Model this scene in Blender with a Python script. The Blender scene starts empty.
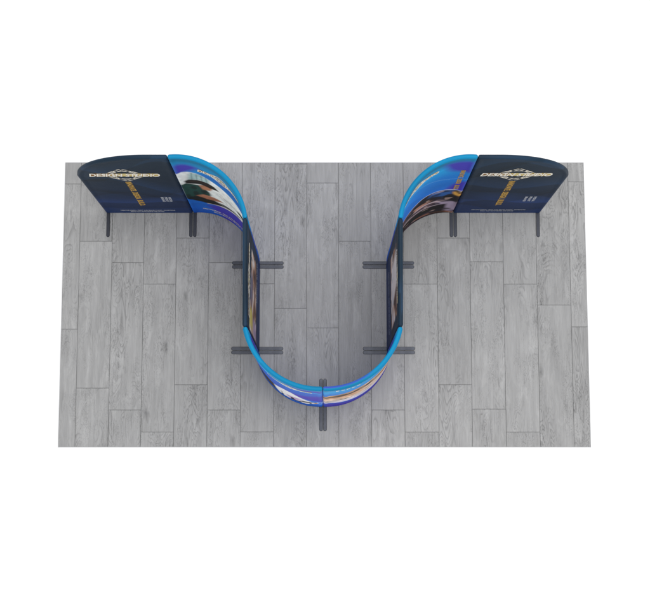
import bpy, bmesh, math, random
import numpy as np

# ------------------------------------------------------------------ camera, light, exposure
scene = bpy.context.scene
TILT = math.radians(7.8169); CAM_H = 14.375
cam_data = bpy.data.cameras.new('camera'); cam = bpy.data.objects.new('camera', cam_data)
scene.collection.objects.link(cam); scene.camera = cam
cam.location = (0, 0, CAM_H); cam.rotation_euler = (TILT, 0, 0)
cam_data.sensor_width = 36; cam_data.lens = 36*1384/650; cam_data.clip_end = 500

world = bpy.data.worlds.new('World'); scene.world = world; world.use_nodes = True
bg = world.node_tree.nodes['Background']
bg.inputs[0].default_value = (1, 1, 1, 1); bg.inputs[1].default_value = .74
def area(name, loc, target, size, power, col=(1, 1, 1)):
    l = bpy.data.lights.new(name, 'AREA'); l.energy = power; l.color = col; l.shape = 'SQUARE'; l.size = size
    o = bpy.data.objects.new(name, l); scene.collection.objects.link(o); o.location = loc
    d = [t-q for t, q in zip(target, loc)]
    import mathutils
    o.rotation_euler = mathutils.Vector(d).to_track_quat('-Z', 'Y').to_euler()
area('softbox', (1.5, 1.8, 17.0), (0, 2, 0), 7.5, 2050)
scene.view_settings.view_transform = 'Standard'; scene.view_settings.look = 'None'
scene.view_settings.exposure = 0; scene.view_settings.gamma = 1

# ------------------------------------------------------------------ helpers
def lin(c):
    c = np.asarray(c, float)/255
    return np.where(c <= .04045, c/12.92, ((c+.055)/1.055)**2.4)
def lin4(c): return (*[float(v) for v in lin(c)], 1)
def mat(name, col=(.5, .5, .5, 1), rough=.6, metal=0, spec=.5):
    m = bpy.data.materials.new(name); m.use_nodes = True
    b = m.node_tree.nodes['Principled BSDF']
    b.inputs['Base Color'].default_value = col; b.inputs['Roughness'].default_value = rough
    b.inputs['Metallic'].default_value = metal; b.inputs['Specular IOR Level'].default_value = spec
    return m, m.node_tree.nodes, m.node_tree.links, b
def link(name, me, m, parent=None, **props):
    o = bpy.data.objects.new(name, me); scene.collection.objects.link(o)
    if m: me.materials.append(m)
    if parent: o.parent = parent
    for k, v in props.items(): o[k] = v
    return o

# ------------------------------------------------------------------ materials
def fabric_material():
    m, N, L, b = mat('printed_stretch_fabric', rough=.6, spec=.13)
    a = N.new('ShaderNodeAttribute'); a.attribute_name = 'print'
    tc = N.new('ShaderNodeTexCoord'); n1 = N.new('ShaderNodeTexNoise'); n1.inputs['Scale'].default_value = 420; n1.inputs['Detail'].default_value = 1
    n2 = N.new('ShaderNodeTexNoise'); n2.inputs['Scale'].default_value = 3.2; n2.inputs['Detail'].default_value = 2
    hsv = N.new('ShaderNodeHueSaturation'); mr = N.new('ShaderNodeMapRange')
    mr.inputs[3].default_value = .9; mr.inputs[4].default_value = 1.1
    L.new(tc.outputs['Object'], n1.inputs['Vector']); L.new(tc.outputs['Object'], n2.inputs['Vector'])
    L.new(n1.outputs['Fac'], mr.inputs[0]); L.new(mr.outputs[0], hsv.inputs['Value']); L.new(a.outputs['Color'], hsv.inputs['Color'])
    L.new(hsv.outputs[0], b.inputs['Base Color'])
    bu = N.new('ShaderNodeBump'); bu.inputs['Strength'].default_value = .25; bu.inputs['Distance'].default_value = .02
    L.new(n2.outputs['Fac'], bu.inputs['Height']); L.new(bu.outputs[0], b.inputs['Normal'])
    return m
FABRIC = fabric_material()
def ink(name, c, rough=.7): return mat(name, lin4(c), rough, 0, .15)[0]
WHITE = ink('white_ink', (240, 234, 220)); GOLD = ink('gold_ink', (192, 153, 76)); GREY_INK = ink('silver_ink', (186, 190, 200))
def gold_band():
    m, N, L, b = mat('gold_gradient_ink', rough=.6, spec=.15)
    tc = N.new('ShaderNodeTexCoord'); sx = N.new('ShaderNodeSeparateXYZ'); r = N.new('ShaderNodeValToRGB')
    L.new(tc.outputs['UV'], sx.inputs[0]); L.new(sx.outputs[0], r.inputs[0]); L.new(r.outputs[0], b.inputs['Base Color'])
    e = r.color_ramp.elements; e[0].color = lin4((138, 98, 52)); e[1].color = lin4((206, 182, 112))
    for p, c in ((.25, (160, 122, 62)), (.5, (214, 196, 134)), (.72, (196, 168, 92))):
        q = e.new(p); q.color = lin4(c)
    return m
BAND = gold_band()
def foot_material():
    m, N, L, b = mat('brushed_dark_steel', lin4((42, 45, 54)), .33, .55, .5)
    tc = N.new('ShaderNodeTexCoord'); mp = N.new('ShaderNodeMapping'); mp.inputs['Scale'].default_value = (300, 300, 4)
    n = N.new('ShaderNodeTexNoise'); n.inputs['Scale'].default_value = 8; r = N.new('ShaderNodeMapRange')
    r.inputs[3].default_value = .28; r.inputs[4].default_value = .5
    L.new(tc.outputs['Object'], n.inputs['Vector']); L.new(n.outputs['Fac'], r.inputs[0]); L.new(r.outputs[0], b.inputs['Roughness'])
    return m
STEEL = foot_material()
def wood_material():
    m, N, L, b = mat('grey_oak_laminate', rough=.55, spec=.25)
    def nd(t, **kw):
        n = N.new(t)
        for k, v in kw.items(): n.inputs[k].default_value = v
        return n
    def math_(op, a, c):
        n = N.new('ShaderNodeMath'); n.operation = op
        for i, v in enumerate((a, c)):
            if isinstance(v, (int, float)): n.inputs[i].default_value = v
            else: L.new(v, n.inputs[i])
        return n.outputs[0]
    uv = nd('ShaderNodeUVMap'); uv.uv_map = 'plank'
    rnd = nd('ShaderNodeAttribute'); rnd.attribute_name = 'plank_seed'
    comb = nd('ShaderNodeCombineXYZ'); L.new(rnd.outputs['Fac'], comb.inputs['Z'])
    add = nd('ShaderNodeVectorMath'); add.operation = 'ADD'; L.new(uv.outputs[0], add.inputs[0]); L.new(comb.outputs[0], add.inputs[1])
    def noise(scale, sc, detail=3, rough=.55, dist=0):
        mp = nd('ShaderNodeMapping'); mp.inputs['Scale'].default_value = sc; L.new(add.outputs[0], mp.inputs['Vector'])
        n = nd('ShaderNodeTexNoise', Scale=scale, Detail=detail, Roughness=rough, Distortion=dist); L.new(mp.outputs[0], n.inputs['Vector'])
        return n.outputs['Fac']
    fine = noise(1, (150, 5, 40), 3, .7)
    streak = noise(1, (22, 1.6, 40), 4, .65, .4)
    cloud = noise(1, (5, 1.7, 40), 3)
    warp = noise(1, (6.5, 1.25, 40), 2.5, .5, 1.1)          # growth-ring field: its contours make the cathedral figure
    ring = math_('MULTIPLY', warp, 17.0); ring = math_('FRACT', ring, 0)
    rr = nd('ShaderNodeValToRGB'); L.new(ring, rr.inputs[0])
    rr.color_ramp.elements[0].color = (0, 0, 0, 1); rr.color_ramp.elements[0].position = 0.0
    rr.color_ramp.elements[1].color = (0, 0, 0, 1); rr.color_ramp.elements[1].position = 1
    for p, v in ((.42, 0.12), (.72, .85), (.8, 1.0), (.9, .1)):
        q = rr.color_ramp.elements.new(p); q.color = (v, v, v, 1)
    figure = noise(1, (4.0, 1.1, 40), 2, .5)               # where the figure shows
    fm = nd('ShaderNodeMapRange'); fm.inputs[1].default_value = .44; fm.inputs[2].default_value = .66; L.new(figure, fm.inputs[0])
    ringm = math_('MULTIPLY', rr.outputs[0], fm.outputs[0])
    curl = noise(1, (26, 9, 40), 3, .6, 1.8)                 # short curly flecks of figure
    cr = math_('FRACT', math_('MULTIPLY', curl, 5.0), 0); cr = math_('SUBTRACT', cr, .5)
    cr = math_('ABSOLUTE', cr, 0); cl = nd('ShaderNodeMapRange'); cl.inputs[1].default_value = .30; cl.inputs[2].default_value = .5; L.new(cr, cl.inputs[0])
    cmask = noise(1, (7, 2.2, 40), 3, .55); cf = nd('ShaderNodeMapRange'); cf.inputs[1].default_value = .46; cf.inputs[2].default_value = .62; L.new(cmask, cf.inputs[0])
    curlm = math_('MULTIPLY', cl.outputs[0], cf.outputs[0])
    pale = noise(1, (9, 3.0, 40), 4, .65, .8); pf = nd('ShaderNodeMapRange'); pf.inputs[1].default_value = .52; pf.inputs[2].default_value = .70; L.new(pale, pf.inputs[0])
    # knots
    vm = nd('ShaderNodeMapping'); vm.inputs['Scale'].default_value = (3.6, 1.55, 5); L.new(add.outputs[0], vm.inputs['Vector'])
    wn = nd('ShaderNodeTexNoise', Scale=9, Detail=2); L.new(add.outputs[0], wn.inputs['Vector'])
    vmix = nd('ShaderNodeMixRGB'); vmix.blend_type = 'LINEAR_LIGHT'; vmix.inputs[0].default_value = .09
    L.new(vm.outputs[0], vmix.inputs[1]); L.new(wn.outputs['Color'], vmix.inputs[2])
    vor = nd('ShaderNodeTexVoronoi', Scale=1); L.new(vmix.outputs[0], vor.inputs['Vector'])
    kn = nd('ShaderNodeMapRange'); kn.inputs[1].default_value = .02; kn.inputs[2].default_value = .13; kn.inputs[3].default_value = 1; kn.inputs[4].default_value = 0
    L.new(vor.outputs['Distance'], kn.inputs[0])
    v = math_('MULTIPLY', math_('SUBTRACT', fine, .5), .42)
    v = math_('ADD', v, math_('MULTIPLY', math_('SUBTRACT', streak, .5), .55))
    v = math_('ADD', v, math_('MULTIPLY', math_('SUBTRACT', cloud, .5), .30))
    v = math_('SUBTRACT', v, math_('MULTIPLY', ringm, .36))
    v = math_('SUBTRACT', v, math_('MULTIPLY', kn.outputs[0], .36))
    v = math_('SUBTRACT', v, math_('MULTIPLY', curlm, .34)); v = math_('ADD', v, math_('MULTIPLY', pf.outputs[0], .17))
    pv = nd('ShaderNodeAttribute'); pv.attribute_name = 'plank_tone'
    v = math_('ADD', math_('ADD', v, 1.0), pv.outputs['Fac'])
    mx = nd('ShaderNodeVectorMath'); mx.operation = 'SCALE'
    mx.inputs[0].default_value = FLOOR_RGB; L.new(v, mx.inputs['Scale']); L.new(mx.outputs[0], b.inputs['Base Color'])
    bu = nd('ShaderNodeBump'); bu.inputs['Strength'].default_value = .12; bu.inputs['Distance'].default_value = .004
    L.new(v, bu.inputs['Height']); L.new(bu.outputs[0], b.inputs['Normal'])
    return m
FLOOR_RGB = (.290, .289, .289)
WOOD = wood_material()
GROOVE = mat('plank_joint', (.17, .17, .17, 1), .8, 0, .1)[0]
EDGE = mat('floor_edge_trim', (.55, .55, .56, 1), .5, 0, .3)[0]
PAPER = mat('white_studio_sweep', (.95, .95, .95, 1), .9, 0, .0)[0]

# ------------------------------------------------------------------ setting: white ground, plank floor
FX0, FX1, FY0, FY1 = -2.757, 2.746, .442, 3.446
me = bpy.data.meshes.new('ground'); q = 40
me.from_pydata([(-q, -q, -.02), (q, -q, -.02), (q, q, -.02), (-q, q, -.02)], [], [(0, 1, 2, 3)])
link('ground', me, PAPER, kind='structure')

def build_floor():
    rng = random.Random(5)
    seams = [FX0, -2.586, -2.244, -1.907, -1.566, -1.223, -.878, -.531, -.193, .144, .484, .828, 1.181, 1.526, 1.876, 2.226, 2.577, FX1]
    joint = [1.667, 1.05, .822, .595, 1.085, .822, .597, 1.885, 1.678, 1.05, .822, .595, 1.085, .832, .595, 1.921, 1.69]
    PL = 1.548
    bm = bmesh.new(); uvl = bm.loops.layers.uv.new('plank')
    seed = bm.faces.layers.float.new('plank_seed'); tone = bm.faces.layers.float.new('plank_tone')
    def box(x0, x1, y0, y1, z0, z1, mi):
        v = [bm.verts.new(p) for p in ((x0,y0,z0),(x1,y0,z0),(x1,y1,z0),(x0,y1,z0),(x0,y0,z1),(x1,y0,z1),(x1,y1,z1),(x0,y1,z1))]
        for f in ((4,5,6,7),(0,1,5,4),(1,2,6,5),(2,3,7,6),(3,0,4,7)):
            bm.faces.new([v[i] for i in f]).material_index = mi
    box(FX0, FX1, FY0, FY1, -.024, -.004, 1)
    e = .006                                                     # light edging round the slab
    box(FX0-e, FX0, FY0-e, FY1+e, -.024, -.001, 2); box(FX1, FX1+e, FY0-e, FY1+e, -.024, -.001, 2)
    box(FX0, FX1, FY0-e, FY0, -.024, -.001, 2); box(FX0, FX1, FY1, FY1+e, -.024, -.001, 2)
    g, c = .0010, .0022
    for i in range(len(seams)-1):
        y = joint[i]
        while y > FY0: y -= PL
        first = True
        while y < FY1:
            a, bb = max(y, FY0), min(y+PL, FY1)
            sd, tn = rng.random()*60, rng.uniform(-.05, .05)
            x0, x1, y0, y1 = seams[i]+(g if i else 0), seams[i+1]-(g if i < len(seams)-2 else 0), a+(g if a > FY0 else 0), bb-(g if bb < FY1 else 0)
            top = [(x0+c, y0+c), (x1-c, y0+c), (x1-c, y1-c), (x0+c, y1-c)]; low = [(x0, y0), (x1, y0), (x1, y1), (x0, y1)]
            tv = [bm.verts.new((*p, 0)) for p in top]; lv = [bm.verts.new((*p, -.0035)) for p in low]
            fs = [bm.faces.new(tv)] + [bm.faces.new((lv[k], lv[(k+1) % 4], tv[(k+1) % 4], tv[k])) for k in range(4)]
            for k, f in enumerate(fs):
                f[seed] = sd; f[tone] = tn-(0 if k == 0 else .10)
                for lp in f.loops: lp[uvl].uv = (lp.vert.co.x-seams[i], lp.vert.co.y-y)
            y += PL
    me = bpy.data.meshes.new('floor'); bm.to_mesh(me); bm.free()
    o = link('floor', me, WOOD, kind='structure'); me.materials.append(GROOVE); me.materials.append(EDGE)
build_floor()

# ------------------------------------------------------------------ panel geometry
CX=-0.02; YA=2.920; XS=-0.704; YB=2.367; YC=1.419; YM=0.875
T=0.043; Z0=0.010; Z1=2.375
def straight(p,q):
    p=np.array(p,float);q=np.array(q,float);L=float(np.linalg.norm(q-p));d=(q-p)/L
    n=np.array([d[1],-d[0]])   # right-hand side of travel
    def f(s):
        s=np.asarray(s,float); return p[0]+d[0]*s,p[1]+d[1]*s,n[0]+0*s,n[1]+0*s
    return f,L
def arc(c,r,a0,a1,sgn):
    L=abs(a1-a0)*r; k=1 if a1>a0 else -1
    def f(s):
        a=a0+k*np.asarray(s,float)/r
        return c[0]+r*np.cos(a),c[1]+r*np.sin(a),sgn*np.cos(a),sgn*np.sin(a)
    return f,L
def mirror(g):
    f,L=g
    def m(s):
        x,y,nx,ny=f(L-np.asarray(s,float)); return 2*CX-x,y,-nx,ny
    return m,L
def bow(p,q,side,ph=math.radians(90)):
    # arc from p to q that turns through ph, its face looking at the centre (side 1) or away from it (side -1)
    p=np.array(p,float);q=np.array(q,float);c=np.linalg.norm(q-p);r=c/2/math.sin(ph/2);d=(q-p)/c
    right=np.array([d[1],-d[0]]); ctr=(p+q)/2+side*right*r*math.cos(ph/2)
    a0=math.atan2(*(p-ctr)[::-1]); a1=a0-side*ph
    return arc(ctr,r,a0,a1,-side)
A=straight((-2.316,YA),(-1.395,YA)); B=bow((-1.395,YA),(XS,YB),1); C=straight((XS,YC),(XS,YB)); D=bow((XS,YC),(CX,YM),-1,math.radians(82))
# every path runs left to right as its face reads (face normal = the side seen)
PATH=dict(A=A,B=B,C=C,D=D,E=mirror(C),F=mirror(D),G=mirror(B),H=mirror(A))

def outline_top(s, L, rl, rr, zs):
    # height of the panel's top edge at s, its left and right top corners rounded by rl, rr = (across, down)
    Z1 = zs[0]+(zs[1]-zs[0])*np.clip(s/L, 0, 1); z = Z1.copy()
    a = np.clip((rl[0]-s)/rl[0], 0, 1); z = np.minimum(z, Z1-rl[1]*(1-np.sqrt(1-a*a)))
    a = np.clip((s-(L-rr[0]))/rr[0], 0, 1); z = np.minimum(z, Z1-rr[1]*(1-np.sqrt(1-a*a)))
    return z
def axis(n, lo, hi, fine):
    k = np.array([0, .04, .13, .27, .45, .7, 1.0])*fine
    mid = np.linspace(lo+fine, hi-fine, n)
    return np.concatenate([lo+k[:-1], mid, (hi-k[:-1])[::-1]])
def half_thickness(d):
    R = T/2
    h = R*np.sqrt(np.clip(1-(1-np.clip(d, 0, R)/R)**2, 0, 1))
    t = np.clip((d-R)/.045, 0, 1); t = t*t*(3-2*t)
    return h*(1-.26*t)                                          # fabric sinks a little between the frame tubes
class Panel:
    def __init__(self, key, rl=(.012, .015), rr=(.012, .015), gap=.0012, zs=(2.43, 2.43)):
        self.f, self.L = PATH[key]; self.rl, self.rr, self.gap = rl, rr, gap
        S = axis(118, gap, self.L-gap, T/2); V = axis(150, 0, 1, T/2/2.2)
        pts = np.linspace(gap, self.L-gap, 700)
        self.op = np.stack([pts, outline_top(pts-gap, self.L-2*gap, rl, rr, zs)], 1)
        self.S, self.Z = np.meshgrid(S, V, indexing='ij')
        top = outline_top(S-gap, self.L-2*gap, rl, rr, zs)
        self.Z = Z0+(top[:, None]-Z0)*self.Z
        self.H = half_thickness(self.dist(self.S, self.Z))
        self.H[0, :] = self.H[-1, :] = 0; self.H[:, 0] = self.H[:, -1] = 0
    def dist(self, s, z):
        d = np.minimum(np.minimum(s-self.gap, self.L-self.gap-s), z-Z0)
        sf, zf = np.ravel(s), np.ravel(z); out = np.empty_like(sf)
        for i in range(0, len(sf), 4000):
            a = (sf[i:i+4000, None]-self.op[None, :, 0])**2+(zf[i:i+4000, None]-self.op[None, :, 1])**2
            out[i:i+4000] = np.sqrt(a.min(1))
        return np.maximum(np.minimum(d, out.reshape(np.shape(s))), 0)
    def at(self, s, z, off, side=1):
        s = np.asarray(s, float); z = np.asarray(z, float)
        x, y, nx, ny = self.f(s)
        h = half_thickness(self.dist(s, z))+off
        return np.stack([x+side*nx*h, y+side*ny*h, z+0*x], -1)
    def mesh(self, name, front, back):
        n, m = self.S.shape
        x, y, nx, ny = self.f(self.S)
        co = []; col = []; idx = np.zeros((2, n, m), int); k = 0
        for sd, art in ((1, front), (-1, back)):
            c = art(self.S, self.Z) if sd == 1 else art(self.L-self.S, self.Z)
            P = np.stack([x+sd*nx*self.H, y+sd*ny*self.H, self.Z], -1)
            for i in range(n):
                for j in range(m):
                    if sd == -1 and (i in (0, n-1) or j in (0, m-1)): idx[1, i, j] = idx[0, i, j]; continue
                    idx[0 if sd == 1 else 1, i, j] = k; k += 1; co.append(P[i, j]); col.append(c[i, j])
        F = []
        for q in (0, 1):
            I = idx[q]
            for i in range(n-1):
                for j in range(m-1):
                    f = (I[i, j], I[i+1, j], I[i+1, j+1], I[i, j+1])
                    F.append(f if q == 0 else f[::-1])
        me = bpy.data.meshes.new(name); me.from_pydata([tuple(map(float, p)) for p in co], [], [tuple(map(int, f)) for f in F])
        ca = me.color_attributes.new('print', 'FLOAT_COLOR', 'POINT')
        ca.data.foreach_set('color', np.concatenate([np.array(col), np.ones((len(col), 1))], 1).astype('f').ravel())
        me.polygons.foreach_set('use_smooth', [True]*len(me.polygons)); me.update()
        return me

# ------------------------------------------------------------------ printed artwork: colour as a function of (s, z) on the fabric
def inside(S, Z, poly, soft=.01):
    P = np.array(poly, float); s, z = S, Z
    ins = np.zeros(S.shape, bool); dm = np.full(S.shape, 9.0)
    for (ax, ay), (bx, by) in zip(P, np.roll(P, -1, 0)):
        c = ((ay > z) != (by > z)); t = (bx-ax)*(z-ay)/((by-ay) if by != ay else 1e-9)+ax
        ins ^= c & (s < t)
        ex, ey = bx-ax, by-ay; u = np.clip(((s-ax)*ex+(z-ay)*ey)/(ex*ex+ey*ey+1e-12), 0, 1)
        dm = np.minimum(dm, np.hypot(s-ax-u*ex, z-ay-u*ey))
    sd = np.where(ins, dm, -dm)
    return np.clip(sd/soft*.5+.5, 0, 1)
def stroke(S, Z, pts, w, soft=.006):
    dm = np.full(S.shape, 9.0)
    for (ax, ay), (bx, by) in zip(pts[:-1], pts[1:]):
        ex, ey = bx-ax, by-ay; u = np.clip(((S-ax)*ex+(Z-ay)*ey)/(ex*ex+ey*ey+1e-12), 0, 1)
        dm = np.minimum(dm, np.hypot(S-ax-u*ex, Z-ay-u*ey))
    return np.clip((w/2-dm)/soft*.5+.5, 0, 1)
def over(C, c, m): return C*(1-m[..., None])+lin(c)*m[..., None]
def noise2(S, Z, fs, fz, seed):
    # cheap smooth value noise
    r = np.random.RandomState(seed); G = r.rand(64, 64)
    x = (S*fs+7.3) % 63; y = (Z*fz+3.1) % 63; i = x.astype(int); j = y.astype(int); u = x-i; v = y-j
    u = u*u*(3-2*u); v = v*v*(3-2*v)
    return G[i, j]*(1-u)*(1-v)+G[i+1, j]*u*(1-v)+G[i, j+1]*(1-u)*v+G[i+1, j+1]*u*v
def ramp(z, stops):
    zs = [a for a, _ in stops]; cs = np.array([lin(c) for _, c in stops])
    return np.stack([np.interp(z, zs, cs[:, k]) for k in range(3)], -1)
def bez(a, b, c, n=14):
    t = np.linspace(0, 1, n)[:, None]; a, b, c = map(np.array, (a, b, c))
    return [tuple(p) for p in (1-t)**2*a+2*t*(1-t)*b+t*t*c]

def art_navy(seed):
    # midnight navy with pale folded-ribbon waves, a bluer foot
    def art(S, Z):
        C = ramp(Z, [(0, (34, 54, 98)), (.5, (30, 48, 86)), (1.0, (25, 42, 66)), (1.6, (22, 38, 54)), (2.3, (24, 41, 56))])
        r = random.Random(seed)
        for k in range(7):
            z0 = (.25, .55, .95, 1.3, 1.95, 2.1, .75)[k]; a = r.uniform(-.5, .5); b = r.uniform(-.35, .35); w = r.uniform(.18, .5)
            line = z0+a*(S-.45)+b*np.sin(S*5+r.uniform(0, 6))
            m = np.clip((Z-line)/.02, 0, 1)*np.clip(1-(Z-line)/w, 0, 1)
            C = C*(1+(m*(.75 if k % 2 else -.28))[..., None]*np.array([.7, .9, 1.15]))
        return C
    return art
def cyan_base(S, Z, seed):
    C = ramp(Z, [(0, (20, 84, 186)), (.5, (16, 98, 192)), (1.2, (16, 104, 196)), (1.75, (15, 116, 198)), (2.1, (12, 148, 208)), (2.25, (10, 132, 186)), (2.315, (8, 114, 156))])  # rim darkened, band below brightened in the print, offsetting overhead light on tube tops
    C = C*(.86+.4*noise2(S, Z, 2.6, 3.5, seed+50))[..., None]
    r = random.Random(seed)
    for k in range(4):
        line = r.uniform(.2, 2.2)+r.uniform(-.5, .5)*S+.25*np.sin(S*4+r.uniform(0, 6))
        m = np.clip((Z-line)/.015, 0, 1)*np.clip(1-(Z-line)/.35, 0, 1)
        C = C*(1+.16*m[..., None])
    return C
IND = (66, 46, 172)
def art_b(S, Z):
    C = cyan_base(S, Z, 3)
    C = over(C, IND, .95*inside(S, Z, [(0, 2.12)]+bez((0, 2.12), (.12, 2.26), (.26, 2.12), 8)+bez((.26, 2.12), (.2, 1.96), (0, 1.78), 8), .05))
    C = over(C, IND, .9*inside(S, Z, bez((.2, .42), (.5, .9), (.97, 1.3), 10)+bez((.97, .5), (.7, .1), (.36, 0), 8), .04))
    C = over(C, (28, 74, 178), .6*inside(S, Z, bez((.26, 1.95), (.6, 1.95), (.97, 2.0), 8)+bez((.97, 1.86), (.6, 1.7), (.26, 1.86), 8), .06))
    photo = bez((.0, 1.80), (.14, 1.99), (.30, 1.80), 10)+bez((.30, 1.80), (.6, 1.48), (.97, 1.56), 12)+bez((.97, 1.06), (.6, .70), (.205, .54), 10)+[(.08, .62), (0, .74)]
    pm = inside(S, Z, photo, .012)
    P = np.broadcast_to(lin((236, 240, 238)), C.shape).copy()
    P = P*(.86+.3*noise2(S, Z, 16, 3, 4))[..., None]
    P = over(P, (150, 190, 190), .8*inside(S, Z, [(.138, 1.86), (.236, 1.86), (.327, 1.74), (.303, 1.58), (.203, 1.62), (.099, 1.56)], .02))
    for k in range(4):
        P = over(P, (94, 128, 134), .7*stroke(S, Z, [(.16+.045*k, 1.86-.02*k), (.14+.05*k, 1.58)], .012))
    P = over(P, (232, 238, 236), inside(S, Z, [(.296, 1.27), (.41, 1.27), (.6, 1.28), (.8, 1.45), (.7, .95), (.558, .88), (.42, .84), (.284, .95)], .02))
    for k in range(7):
        P = over(P, ((112, 134, 138), (176, 120, 128), (82, 92, 92))[k % 3], .75*stroke(S, Z, [(.36+.04*k, 1.22-.015*k), (.47+.055*k, 1.0+.02*k)], .012))
    P = over(P, (18, 62, 56), inside(S, Z, [(0, 1.36), (.063, 1.40), (.187, 1.37), (.272, 1.15), (.285, 1.02), (.262, .92), (.093, .74), (0, .74)], .015))
    shirt = inside(S, Z, [(0, 1.36), (.187, 1.37), (.272, 1.1), (.093, .74), (0, .74)], .02)
    P = over(P, (10, 34, 32), .8*shirt*(noise2(S, Z, 22, 8, 9) > .55))
    P = over(P, (16, 20, 20), inside(S, Z, [(0, .76), (.162, .84), (.29, .80), (.43, .70), (.205, .50), (0, .66)], .015))
    P = over(P, (176, 122, 92), inside(S, Z, [(.185, 1.38), (.272, 1.44), (.33, 1.36), (.29, 1.22), (.213, 1.2)], .012))
    P = over(P, (168, 112, 84), inside(S, Z, [(.112, .86), (.197, .96), (.319, .95), (.42, .92), (.33, .80), (.223, .76)], .012))
    P = over(P, (22, 18, 16), inside(S, Z, [(.055, 1.50), (.106, 1.57), (.211, 1.60), (.3, 1.58), (.363, 1.52), (.41, 1.40), (.301, 1.36), (.215, 1.42), (.14, 1.40), (.062, 1.40)], .012))
    P = over(P, (70, 44, 30), .7*stroke(S, Z, [(.12, 1.5), (.22, 1.52), (.32, 1.47)], .018))
    P = P*(.8+.34*noise2(S, Z, 30, 14, 66))[..., None]
    P = over(P, (18, 22, 26), inside(S, Z, [(.60, 1.10), (.66, 1.22), (.75, 1.26), (.80, 1.18), (.70, 1.02)], .012))
    P = over(P, (20, 24, 26), .9*inside(S, Z, [(.33, .78), (.45, .82), (.58, .86), (.72, 1.0), (.6, .80), (.43, .69)], .012))
    m = pm[..., None]; C = C*(1-m)+P*m
    return over(C, (214, 196, 168), stroke(S, Z, bez((.205, .54), (.6, .70), (.97, 1.06), 10), .014))
def art_g(S, Z):
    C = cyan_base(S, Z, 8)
    C = over(C, IND, .95*inside(S, Z, bez((.70, 2.30), (.74, 1.95), (.86, 1.92), 8)+[(.99, 1.86), (.99, 2.30)], .05))
    C = over(C, IND, .95*inside(S, Z, bez((.80, 1.16), (.84, 1.46), (.99, 1.52), 8)+[(.99, 1.02)], .04))
    C = over(C, (120, 182, 226), .55*stroke(S, Z, [(.30, 1.90), (.451, 1.87), (.639, 1.73), (.776, 1.63), (.99, 1.58)], .012))
    edge = bez((0, .55), (.30, .90), (.537, 1.14), 10)+bez((.537, 1.14), (.70, 1.24), (.99, 1.07), 10)
    pm = inside(S, Z, edge+[(.99, 0), (0, 0)], .01)
    n = noise2(S, Z, 14, 5, 2)
    P = ramp(n, [(0, (22, 16, 26)), (.45, (42, 30, 44)), (.7, (74, 54, 66)), (1, (96, 74, 84))])
    P = over(P, (36, 92, 162), .9*inside(S, Z, [(.66, 1.17), (.879, 1.12), (.887, .85), (.768, .78), (.62, 1.0)], .03))
    P = over(P, (214, 160, 74), inside(S, Z, [(.885, 1.03), (.99, 1.03), (.99, .83), (.91, .82)], .015))
    P = over(P, (168, 152, 176), inside(S, Z, [(.74, .70), (.847, .72), (.96, .58), (.99, .18), (.91, .09), (.80, .34)], .03))
    P = over(P, (18, 14, 16), inside(S, Z, [(.79, .86), (.85, .93), (.90, .92), (.956, .80), (.94, .60), (.865, .62), (.81, .72)], .015))
    P = over(P, (190, 138, 120), .9*inside(S, Z, [(.46, .82), (.60, .90), (.70, .80), (.60, .70), (.50, .66)], .02))
    P = over(P, (214, 192, 198), .95*stroke(S, Z, bez((.36, .50), (.56, .80), (.82, .62), 12), .045, .02))
    P = over(P, (206, 188, 196), .9*stroke(S, Z, bez((.10, .32), (.40, .55), (.76, .48), 12), .035, .02))
    P = over(P, (16, 12, 16), inside(S, Z, bez((.06, .14), (.46, .50), (.87, .46), 12)+bez((.87, .24), (.6, .22), (.2, 0), 8), .02))
    P = over(P, (18, 14, 20), .95*inside(S, Z, bez((.44, .98), (.60, 1.08), (.80, .86), 10)+bez((.80, .74), (.64, .82), (.46, .84), 8), .02))
    P = over(P, (170, 112, 84), .85*stroke(S, Z, bez((.55, .12), (.75, .10), (.99, .05), 8), .05, .02))
    d1 = noise2(S+.4*Z, Z, 7, 13, 64); P = over(P, (20, 15, 22), .8*np.clip((d1-.52)/.16, 0, 1))
    d2 = noise2(S, Z, 9, 17, 65); P = over(P, (206, 176, 168), .5*np.clip((d2-.76)/.06, 0, 1))
    P = over(P, (150, 110, 130), .7*stroke(S, Z, [(.10, .60), (.26, .78), (.42, .94)], .03, .02))
    m = pm[..., None]; C = C*(1-m)+P*m
    return over(C, (206, 212, 232), stroke(S, Z, edge, .018))
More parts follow.
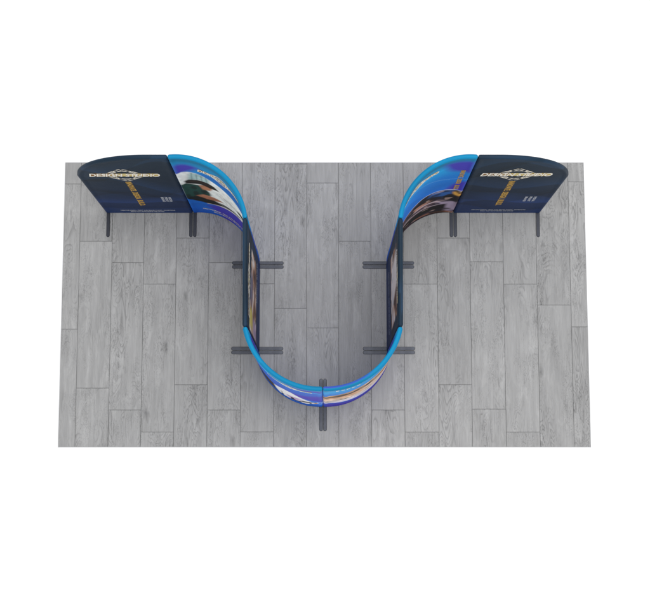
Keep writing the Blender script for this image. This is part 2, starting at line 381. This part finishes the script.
def art_d(S, Z):
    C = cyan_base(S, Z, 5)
    C = over(C, (28, 84, 190), .9*inside(S, Z, [(0, 1.86), (.5, 1.82), (.96, 1.9), (.96, 1.0), (0, .9)], .08))
    C = over(C, IND, .9*inside(S, Z, bez((.52, 2.22), (.7, 2.12), (.96, 2.22), 8)+bez((.96, 1.98), (.85, 1.96), (.66, 2.10), 8), .04))
    C = over(C, IND, .95*inside(S, Z, bez((.45, 1.30), (.7, 1.16), (.96, 1.62), 8)+[(.96, .80), (.86, .82), (.7, .98)], .06))
    C = over(C, (30, 24, 28), inside(S, Z, [(.04, 1.28), (.2, 1.20), (.36, 1.06), (.47, .90), (.47, .36), (.33, .22), (.1, .4), (.02, .8)], .02))
    C = over(C, (150, 110, 80), .7*stroke(S, Z, [(.05, .98), (.25, .82), (.44, .62)], .05, .02))
    wm = inside(S, Z, [(.45, .92), (.562, 1.21), (.646, 1.22), (.753, .90), (.86, .58), (.885, .46), (.84, .34), (.777, .24), (.684, .28), (.596, .24), (.5, .22), (.455, .5)], .015)
    W = np.broadcast_to(lin((226, 226, 228)), C.shape).copy()
    W = over(W, (176, 140, 190), .9*inside(S, Z, [(.594, .66), (.741, .76), (.722, .47), (.594, .30)], .03))
    W = over(W, (36, 30, 34), (noise2(S, Z, 26, 6, 12) > .66)*1.0*(Z < .62))
    W = over(W, (40, 34, 36), .9*inside(S, Z, [(.735, .56), (.85, .62), (.83, .42), (.73, .36)], .015))
    m = wm[..., None]; C = C*(1-m)+W*m
    C = over(C, (186, 136, 62), inside(S, Z, [(.86, .58), (.905, .56), (.90, .44), (.86, .45)], .012))
    r = np.hypot((S-.925)/.028, (Z-.6)/.10); C = over(C, (198, 214, 236), np.clip(1-np.abs(r-1)/.35, 0, 1))
    return C
def art_f(S, Z):
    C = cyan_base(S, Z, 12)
    top = bez((0, 1.54), (.32, 1.72), (.96, 2.0), 14)
    C = over(C, IND, .9*inside(S, Z, [(0, .55), (.3, .32), (.96, .35), (.96, 0), (0, 0)], .05))
    pm = inside(S, Z, top+bez((.96, .38), (.42, .30), (0, .60), 12), .01)
    t = np.clip((Z-(.60-.35*S))/((1.54+.42*S)-(.60-.35*S)), 0, 1)
    P = ramp(t+.05*(noise2(S, Z, 6, 4, 3)-.5), [(0, (214, 206, 222)), (.12, (196, 190, 216)), (.2, (230, 222, 220)), (.27, (60, 46, 42)), (.31, (226, 208, 196)), (.44, (222, 186, 160)),
        (.60, (206, 160, 128)), (.70, (188, 140, 104)), (.76, (40, 30, 26)), (.84, (52, 38, 28)), (.90, (180, 136, 92)), (1, (206, 164, 118))])
    P = P*(.72+.5*noise2(S, Z, 34, 9, 61))[..., None]
    d1 = noise2(S+.3*Z, Z-.4*S, 6, 17, 62); P = over(P, (58, 40, 34), .7*np.clip((d1-.66)/.16, 0, 1))
    d2 = noise2(S-.2*Z, Z-.4*S, 8, 19, 63); P = over(P, (238, 226, 218), .7*np.clip((d2-.74)/.06, 0, 1))
    P = over(P, (34, 26, 24), .9*inside(S, Z, [(.40, 1.45), (.46, 1.62), (.50, 1.42), (.45, 1.28)], .02))
    P = over(P, (236, 232, 230), .8*stroke(S, Z, bez((.08, .72), (.4, .74), (.9, 1.05), 10), .05, .03))
    m = pm[..., None]; C = C*(1-m)+P*m
    return C
def art_side(strip):
    # the two side panels: navy with a photographic strip in the middle
    base = art_navy(31+strip)
    def art(S, Z):
        C = base(S, Z)
        if strip == 0: poly = [(.03, 1.90), (.82, 1.55), (.82, .72), (.03, .62)]
        else: poly = [(.14, 1.96), (.79, 1.97), (.83, .94), (.12, .90)]
        pm = inside(S, Z, poly, .012)
        n = noise2(S, Z, 9, 5, 20+strip); n2 = noise2(S, Z, 20, 9, 40+strip)
        P = ramp(n, [(0, (70, 48, 36)), (.3, (150, 108, 82)), (.55, (196, 160, 134)), (.8, (226, 212, 200)), (1, (240, 236, 232))])
        P = over(P, (40, 36, 42), .8*(n2 > .74))
        if strip == 0:
            P = over(P, (112, 116, 140), .7*inside(S, Z, [(.3, 1.85), (.6, 1.75), (.62, 1.3), (.34, 1.35)], .05))
            P = over(P, (214, 196, 96), .9*inside(S, Z, [(.06, 1.88), (.24, 1.80), (.26, 1.42), (.10, 1.30)], .03))
            P = over(P, (206, 186, 210), .6*inside(S, Z, [(.03, 1.2), (.2, 1.3), (.2, .7), (.03, .65)], .03))
        else:
            P = over(P, (232, 226, 220), .8*inside(S, Z, [(.2, 1.96), (.5, 1.96), (.66, 1.2), (.4, .92), (.24, 1.2)], .05))
            P = over(P, (66, 46, 38), .85*inside(S, Z, [(.52, 1.95), (.70, 1.94), (.72, 1.6), (.60, 1.5)], .03))
        m = pm[..., None]
        return C*(1-m)+P*m
    return art
def art_back(seed, rim=0):
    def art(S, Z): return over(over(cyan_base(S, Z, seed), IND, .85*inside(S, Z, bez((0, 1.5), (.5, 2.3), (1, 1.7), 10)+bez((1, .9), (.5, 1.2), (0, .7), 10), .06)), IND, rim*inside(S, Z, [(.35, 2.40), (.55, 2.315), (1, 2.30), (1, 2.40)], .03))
    return art

# ------------------------------------------------------------------ lettering and logo, laid on the fabric
def text_mesh(s, bold=0.0, shear=0.0):
    cu = bpy.data.curves.new('t', 'FONT'); cu.body = s; cu.offset = bold; cu.shear = shear; cu.resolution_u = 3; cu.size = 1
    o = bpy.data.objects.new('t', cu); scene.collection.objects.link(o)
    dg = bpy.context.evaluated_depsgraph_get(); me = bpy.data.meshes.new_from_object(o.evaluated_get(dg))
    v = np.array([tuple(p.co)[:2] for p in me.vertices]); f = [tuple(p.vertices) for p in me.polygons]
    bpy.data.objects.remove(o); bpy.data.curves.remove(cu); bpy.data.meshes.remove(me)
    v -= v.min(0); return v, f
class Sheet:
    # flat (s, z) shapes collected, then wrapped onto the panel as ONE mesh
    def __init__(self): self.v = []; self.f = []; self.uv = []
    def add(self, v, f):
        k = len(self.v); self.v += [tuple(map(float, p)) for p in v]; self.f += [tuple(i+k for i in q) for q in f]
    def strip(self, pts, w, closed=False):
        P = np.array(pts, float); n = len(P)
        nx = np.roll(P, -1, 0)-np.roll(P, 1, 0)
        if not closed: nx[0] = P[1]-P[0]; nx[-1] = P[-1]-P[-2]
        nx = nx/np.linalg.norm(nx, axis=1)[:, None]; nn = np.stack([-nx[:, 1], nx[:, 0]], 1)*w/2
        v = np.concatenate([P+nn, P-nn]); m = n if closed else n-1
        self.add(v, [(i, n+i, n+(i+1) % n, (i+1) % n) for i in range(m)])
    def rect(self, s0, z0, s1, z1, n=24):
        S = np.linspace(s0, s1, n); v = [(s, z0) for s in S]+[(s, z1) for s in S]
        self.add(v, [(i, i+1, n+i+1, n+i) for i in range(n-1)])
    def text(self, t, box, bold=.03, shear=0, rot=0):
        # box = s0, z0, s1, z1; rot 0 reads along s, -1 reads downwards, 1 upwards
        v, f = text_mesh(t, bold, shear); w = v.max(0); u = v/w; s0, z0, s1, z1 = box
        if rot == -1: u = np.stack([u[:, 1], 1-u[:, 0]], 1)
        if rot == 1: u = np.stack([1-u[:, 1], u[:, 0]], 1)
        self.add(u*[s1-s0, z1-z0]+[s0, z0], f)
    def build(self, name, panel, m, parent, off, side=1):
        V = np.array(self.v); P = panel.at(V[:, 0], V[:, 1], off, side)
        me = bpy.data.meshes.new(name); me.from_pydata([tuple(map(float, p)) for p in P], [], [q if side == 1 else q[::-1] for q in self.f])
        uv = me.uv_layers.new(name='UVMap'); lo = V.min(0); sp = V.max(0)-lo+1e-9
        for l in me.loops: uv.data[l.index].uv = tuple((V[l.vertex_index]-lo)/sp)
        return link(name, me, m, parent)
def line(name, panel, m, cover, t, box, bold=.0, rot=0):
    w = Sheet(); w.text(t, box, bold, 0, rot); return w.build(name, panel, m, cover, .0015)
def headline(panel, cover, box, words=('INNOVATE.', 'DESIGN.', 'BUILD.'), rot=-1, m=None):
    s0, z0, s1, z1 = box; n = [len(w)-.4 for w in words]; gap = .045; u = (z1-z0-gap*(len(words)-1))/sum(n); z = z1
    for w, k in zip(words, n):
        line('headline_word', panel, m or GOLD, cover, w, (s0, z-k*u, s1, z), .045, rot); z -= k*u+gap
def logo(panel, cover, s0, s1, zc, h, lz, flip=1):
    b = Sheet(); b.rect(s0+.03*(s1-s0), zc-.46*h, s1-.02*(s1-s0), zc+.46*h); b.build('logo_band', panel, BAND, cover, .0012)
    w = Sheet(); w.text('DESIGN STUDIO', (s0, zc-.5*h, s1, zc+.5*h), .028, .25)
    w.build('logo_lettering', panel, WHITE, cover, .0034)
    l = Sheet(); c = (s0+s1)/2; hw = (s1-s0)*.31
    for k, (a, bb) in enumerate(((1, 1), (.74, .80), (.5, 1.0), (.9, .62))):
        pts = []
        for i in range(144):
            t = i/144*2*math.pi; cx, sz = math.cos(t), math.sin(t)
            e = .56 if k < 2 else .9
            pts.append((c+hw*a*math.copysign(abs(cx)**(1/e), cx), zc+lz*bb*math.copysign(abs(sz)**(1/e), sz)))
        l.strip(pts, .010, True)
    l.build('logo_outline', panel, WHITE, cover, .0023)

# ------------------------------------------------------------------ feet: flat steel bars with rounded ends
def foot_mesh():
    bm = bmesh.new(); L, w, h, c = .272, .018, .009, .003
    rings = []
    for z, sh in ((0.0005, 0), (h-c, 0), (h, c)):
        r = []
        for sg in (1, -1):
            for i in range(9):
                a = math.radians(-90+180*i/8)*1 + (0 if sg == 1 else math.pi)
                r.append(bm.verts.new((sg*(L-w)+(w-sh)*math.cos(a), (w-sh)*math.sin(a), z)))
        rings.append(r)
    n = len(rings[0])
    for a, b in zip(rings[:-1], rings[1:]):
        for i in range(n): bm.faces.new((a[i], a[(i+1) % n], b[(i+1) % n], b[i]))
    bm.faces.new(rings[-1]); bm.faces.new(rings[0][::-1])
    me = bpy.data.meshes.new('foot'); bm.to_mesh(me); bm.free(); me.materials.append(STEEL); return me
FOOT = foot_mesh()
def add_foot(root, x, y, ang):
    o = bpy.data.objects.new('foot', FOOT); scene.collection.objects.link(o); o.parent = root
    o.location = (x-root.location.x, y-root.location.y, 0); o.rotation_euler = (0, 0, ang)
    return o

# ------------------------------------------------------------------ the eight panels
def make(key, label, front, back, group, **kw):
    p = Panel(key, **kw)
    x, y, nx, ny = [float(v) for v in p.f(p.L/2)]
    root = bpy.data.objects.new('display_panel', None); scene.collection.objects.link(root)
    root['label'] = label; root['category'] = 'display panel'; root['group'] = group
    cover = link('fabric_cover', p.mesh('fabric_cover', front, back), FABRIC, root)
    return p, root, cover
GR = 'printed fabric panels of the display wall'
big = (.72, .78)
def flat_end(key, label, s_logo, marks, head, foot, seed, **kw):
    p, root, cover = make(key, label, art_navy(seed), art_navy(seed+1), GR, **kw)
    logo(p, cover, *s_logo)
    headline(p, cover, head)
    for i, wd in enumerate(('BRAND', 'PRINT', 'MEDIA')):
        s = marks[0]+i*(marks[1]-marks[0]-.028)/2
        line('caption_word', p, GREY_INK, cover, wd, (s, marks[2], s+.028, marks[3]), .03, -1)
    a, b, z = foot
    line('fine_print', p, GREY_INK, cover, 'CREATIVE DESIGN - PRINT AND BRAND STUDIO - EXHIBITIONS', (a, z+.03, b, z+.068), .02)
    line('fine_print', p, GREY_INK, cover, 'IDEAS THAT MOVE PEOPLE AND SPACES', (a+.1, z-.03, b-.12, z+.01), .02)
    return p, root, cover
pA, rA, cA = flat_end('A', 'flat navy panel with gold logo, left end of the wall, its outer top corner rounded', (.115, .781, 1.775, .125, .235),
    (.67, .772, .57, .80), (.414, .38, .474, 1.49), (.175, .746, .09), 11, rl=big)
pH, rH, cH = flat_end('H', 'flat navy panel with gold logo, right end of the wall, its outer top corner rounded', (.090, .756, 1.80, .125, .235),
    (.648, .765, .59, .82), (.392, .40, .454, 1.52), (.173, .740, .12), 17, rr=big)
pB, rB, cB = make('B', 'curved blue panel with photo of a dark hat, beside the left navy end panel', art_b, art_back(21), GR)
logo(pB, cB, .235, .745, 2.05, .10, .14)
line('fine_print', pB, WHITE, cB, 'CREATIVE DESIGN - PRINT AND BRAND STUDIO', (.128, .215, .66, .26), .02)
line('fine_print', pB, WHITE, cB, 'IDEAS THAT MOVE PEOPLE AND SPACES - EXHIBITIONS', (.24, .12, .70, .165), .02)
pG, rG, cG = make('G', 'curved blue panel with dark photo along its foot, beside the right navy end panel', art_g, art_back(23), GR)
logo(pG, cG, .130, .645, 2.13, .09, .11)
headline(pG, cG, (.876, 1.14, .924, 1.95))
pC, rC, cC = make('C', 'flat navy side panel left of the central bay, yellow patch in its photo strip', art_side(0), art_navy(27), GR, zs=(2.33, 2.43))
logo(pC, cC, .12, .80, 2.00, .14, .20)
line('caption_word', pC, GREY_INK, cC, 'DESIGN. BUILD.', (.45, .52, .86, .60), .02)
pE, rE, cE = make('E', 'flat navy side panel right of the central bay, with a pale beige photo strip', art_side(1), art_navy(29), GR, zs=(2.43, 2.33))
logo(pE, cE, .22, .72, 2.12, .10, .12)
line('fine_print', pE, GREY_INK, cE, 'CREATIVE DESIGN - PRINT AND BRAND STUDIO', (.18, .49, .82, .56), .02)
pD, rD, cD = make('D', 'curved blue front panel with a white and lilac photo, left of the front seam', art_d, art_back(33), GR, zs=(2.33, 2.33))
logo(pD, cD, .42, .86, 1.98, .07, .10)
pF, rF, cF = make('F', 'curved blue front panel with tan and black photo bands, right of the front seam', art_f, art_back(35, .8), GR, zs=(2.33, 2.33))
for i in range(5):
    t = Sheet(); t.rect(.115+i*.048, 2.13-i*.012, .143+i*.048, 2.185-i*.012, 4); t.build('caption_mark', pF, WHITE, cF, .0015)
o = .0205
add_foot(rA, -2.290, YA-.005, math.pi/2); add_foot(rA, -1.395-o, YA-.005, math.pi/2)
add_foot(rB, -1.395+o, YA-.005, math.pi/2); add_foot(rB, XS-.003, YB-.022+o, 0)
add_foot(rC, XS-.003, YB-.022-o, 0); add_foot(rC, XS-.003, YC+.022+o, 0)
add_foot(rD, XS-.003, YC+.022-o, 0); add_foot(rD, CX-o, YM, math.pi/2)
add_foot(rF, CX+o, YM, math.pi/2); add_foot(rF, 2*CX-XS+.003, YC+.022-o, 0)
add_foot(rE, 2*CX-XS+.003, YC+.022+o, 0); add_foot(rE, 2*CX-XS+.003, YB-.022-o, 0)
add_foot(rG, 2*CX-XS+.003, YB-.022+o, 0); add_foot(rG, 1.355-o, YA-.005, math.pi/2)
add_foot(rH, 1.355+o, YA-.005, math.pi/2); add_foot(rH, 2.250, YA-.005, math.pi/2)
# each root stands at its panel's base; the meshes were built in world coordinates
for r, p in ((rA, pA), (rB, pB), (rC, pC), (rD, pD), (rE, pE), (rF, pF), (rG, pG), (rH, pH)):
    x, y, _, _ = [float(v) for v in p.f(p.L/2)]
    r.location = (x, y, 0)
    for ch in r.children: ch.location = (ch.location.x-x, ch.location.y-y, ch.location.z)
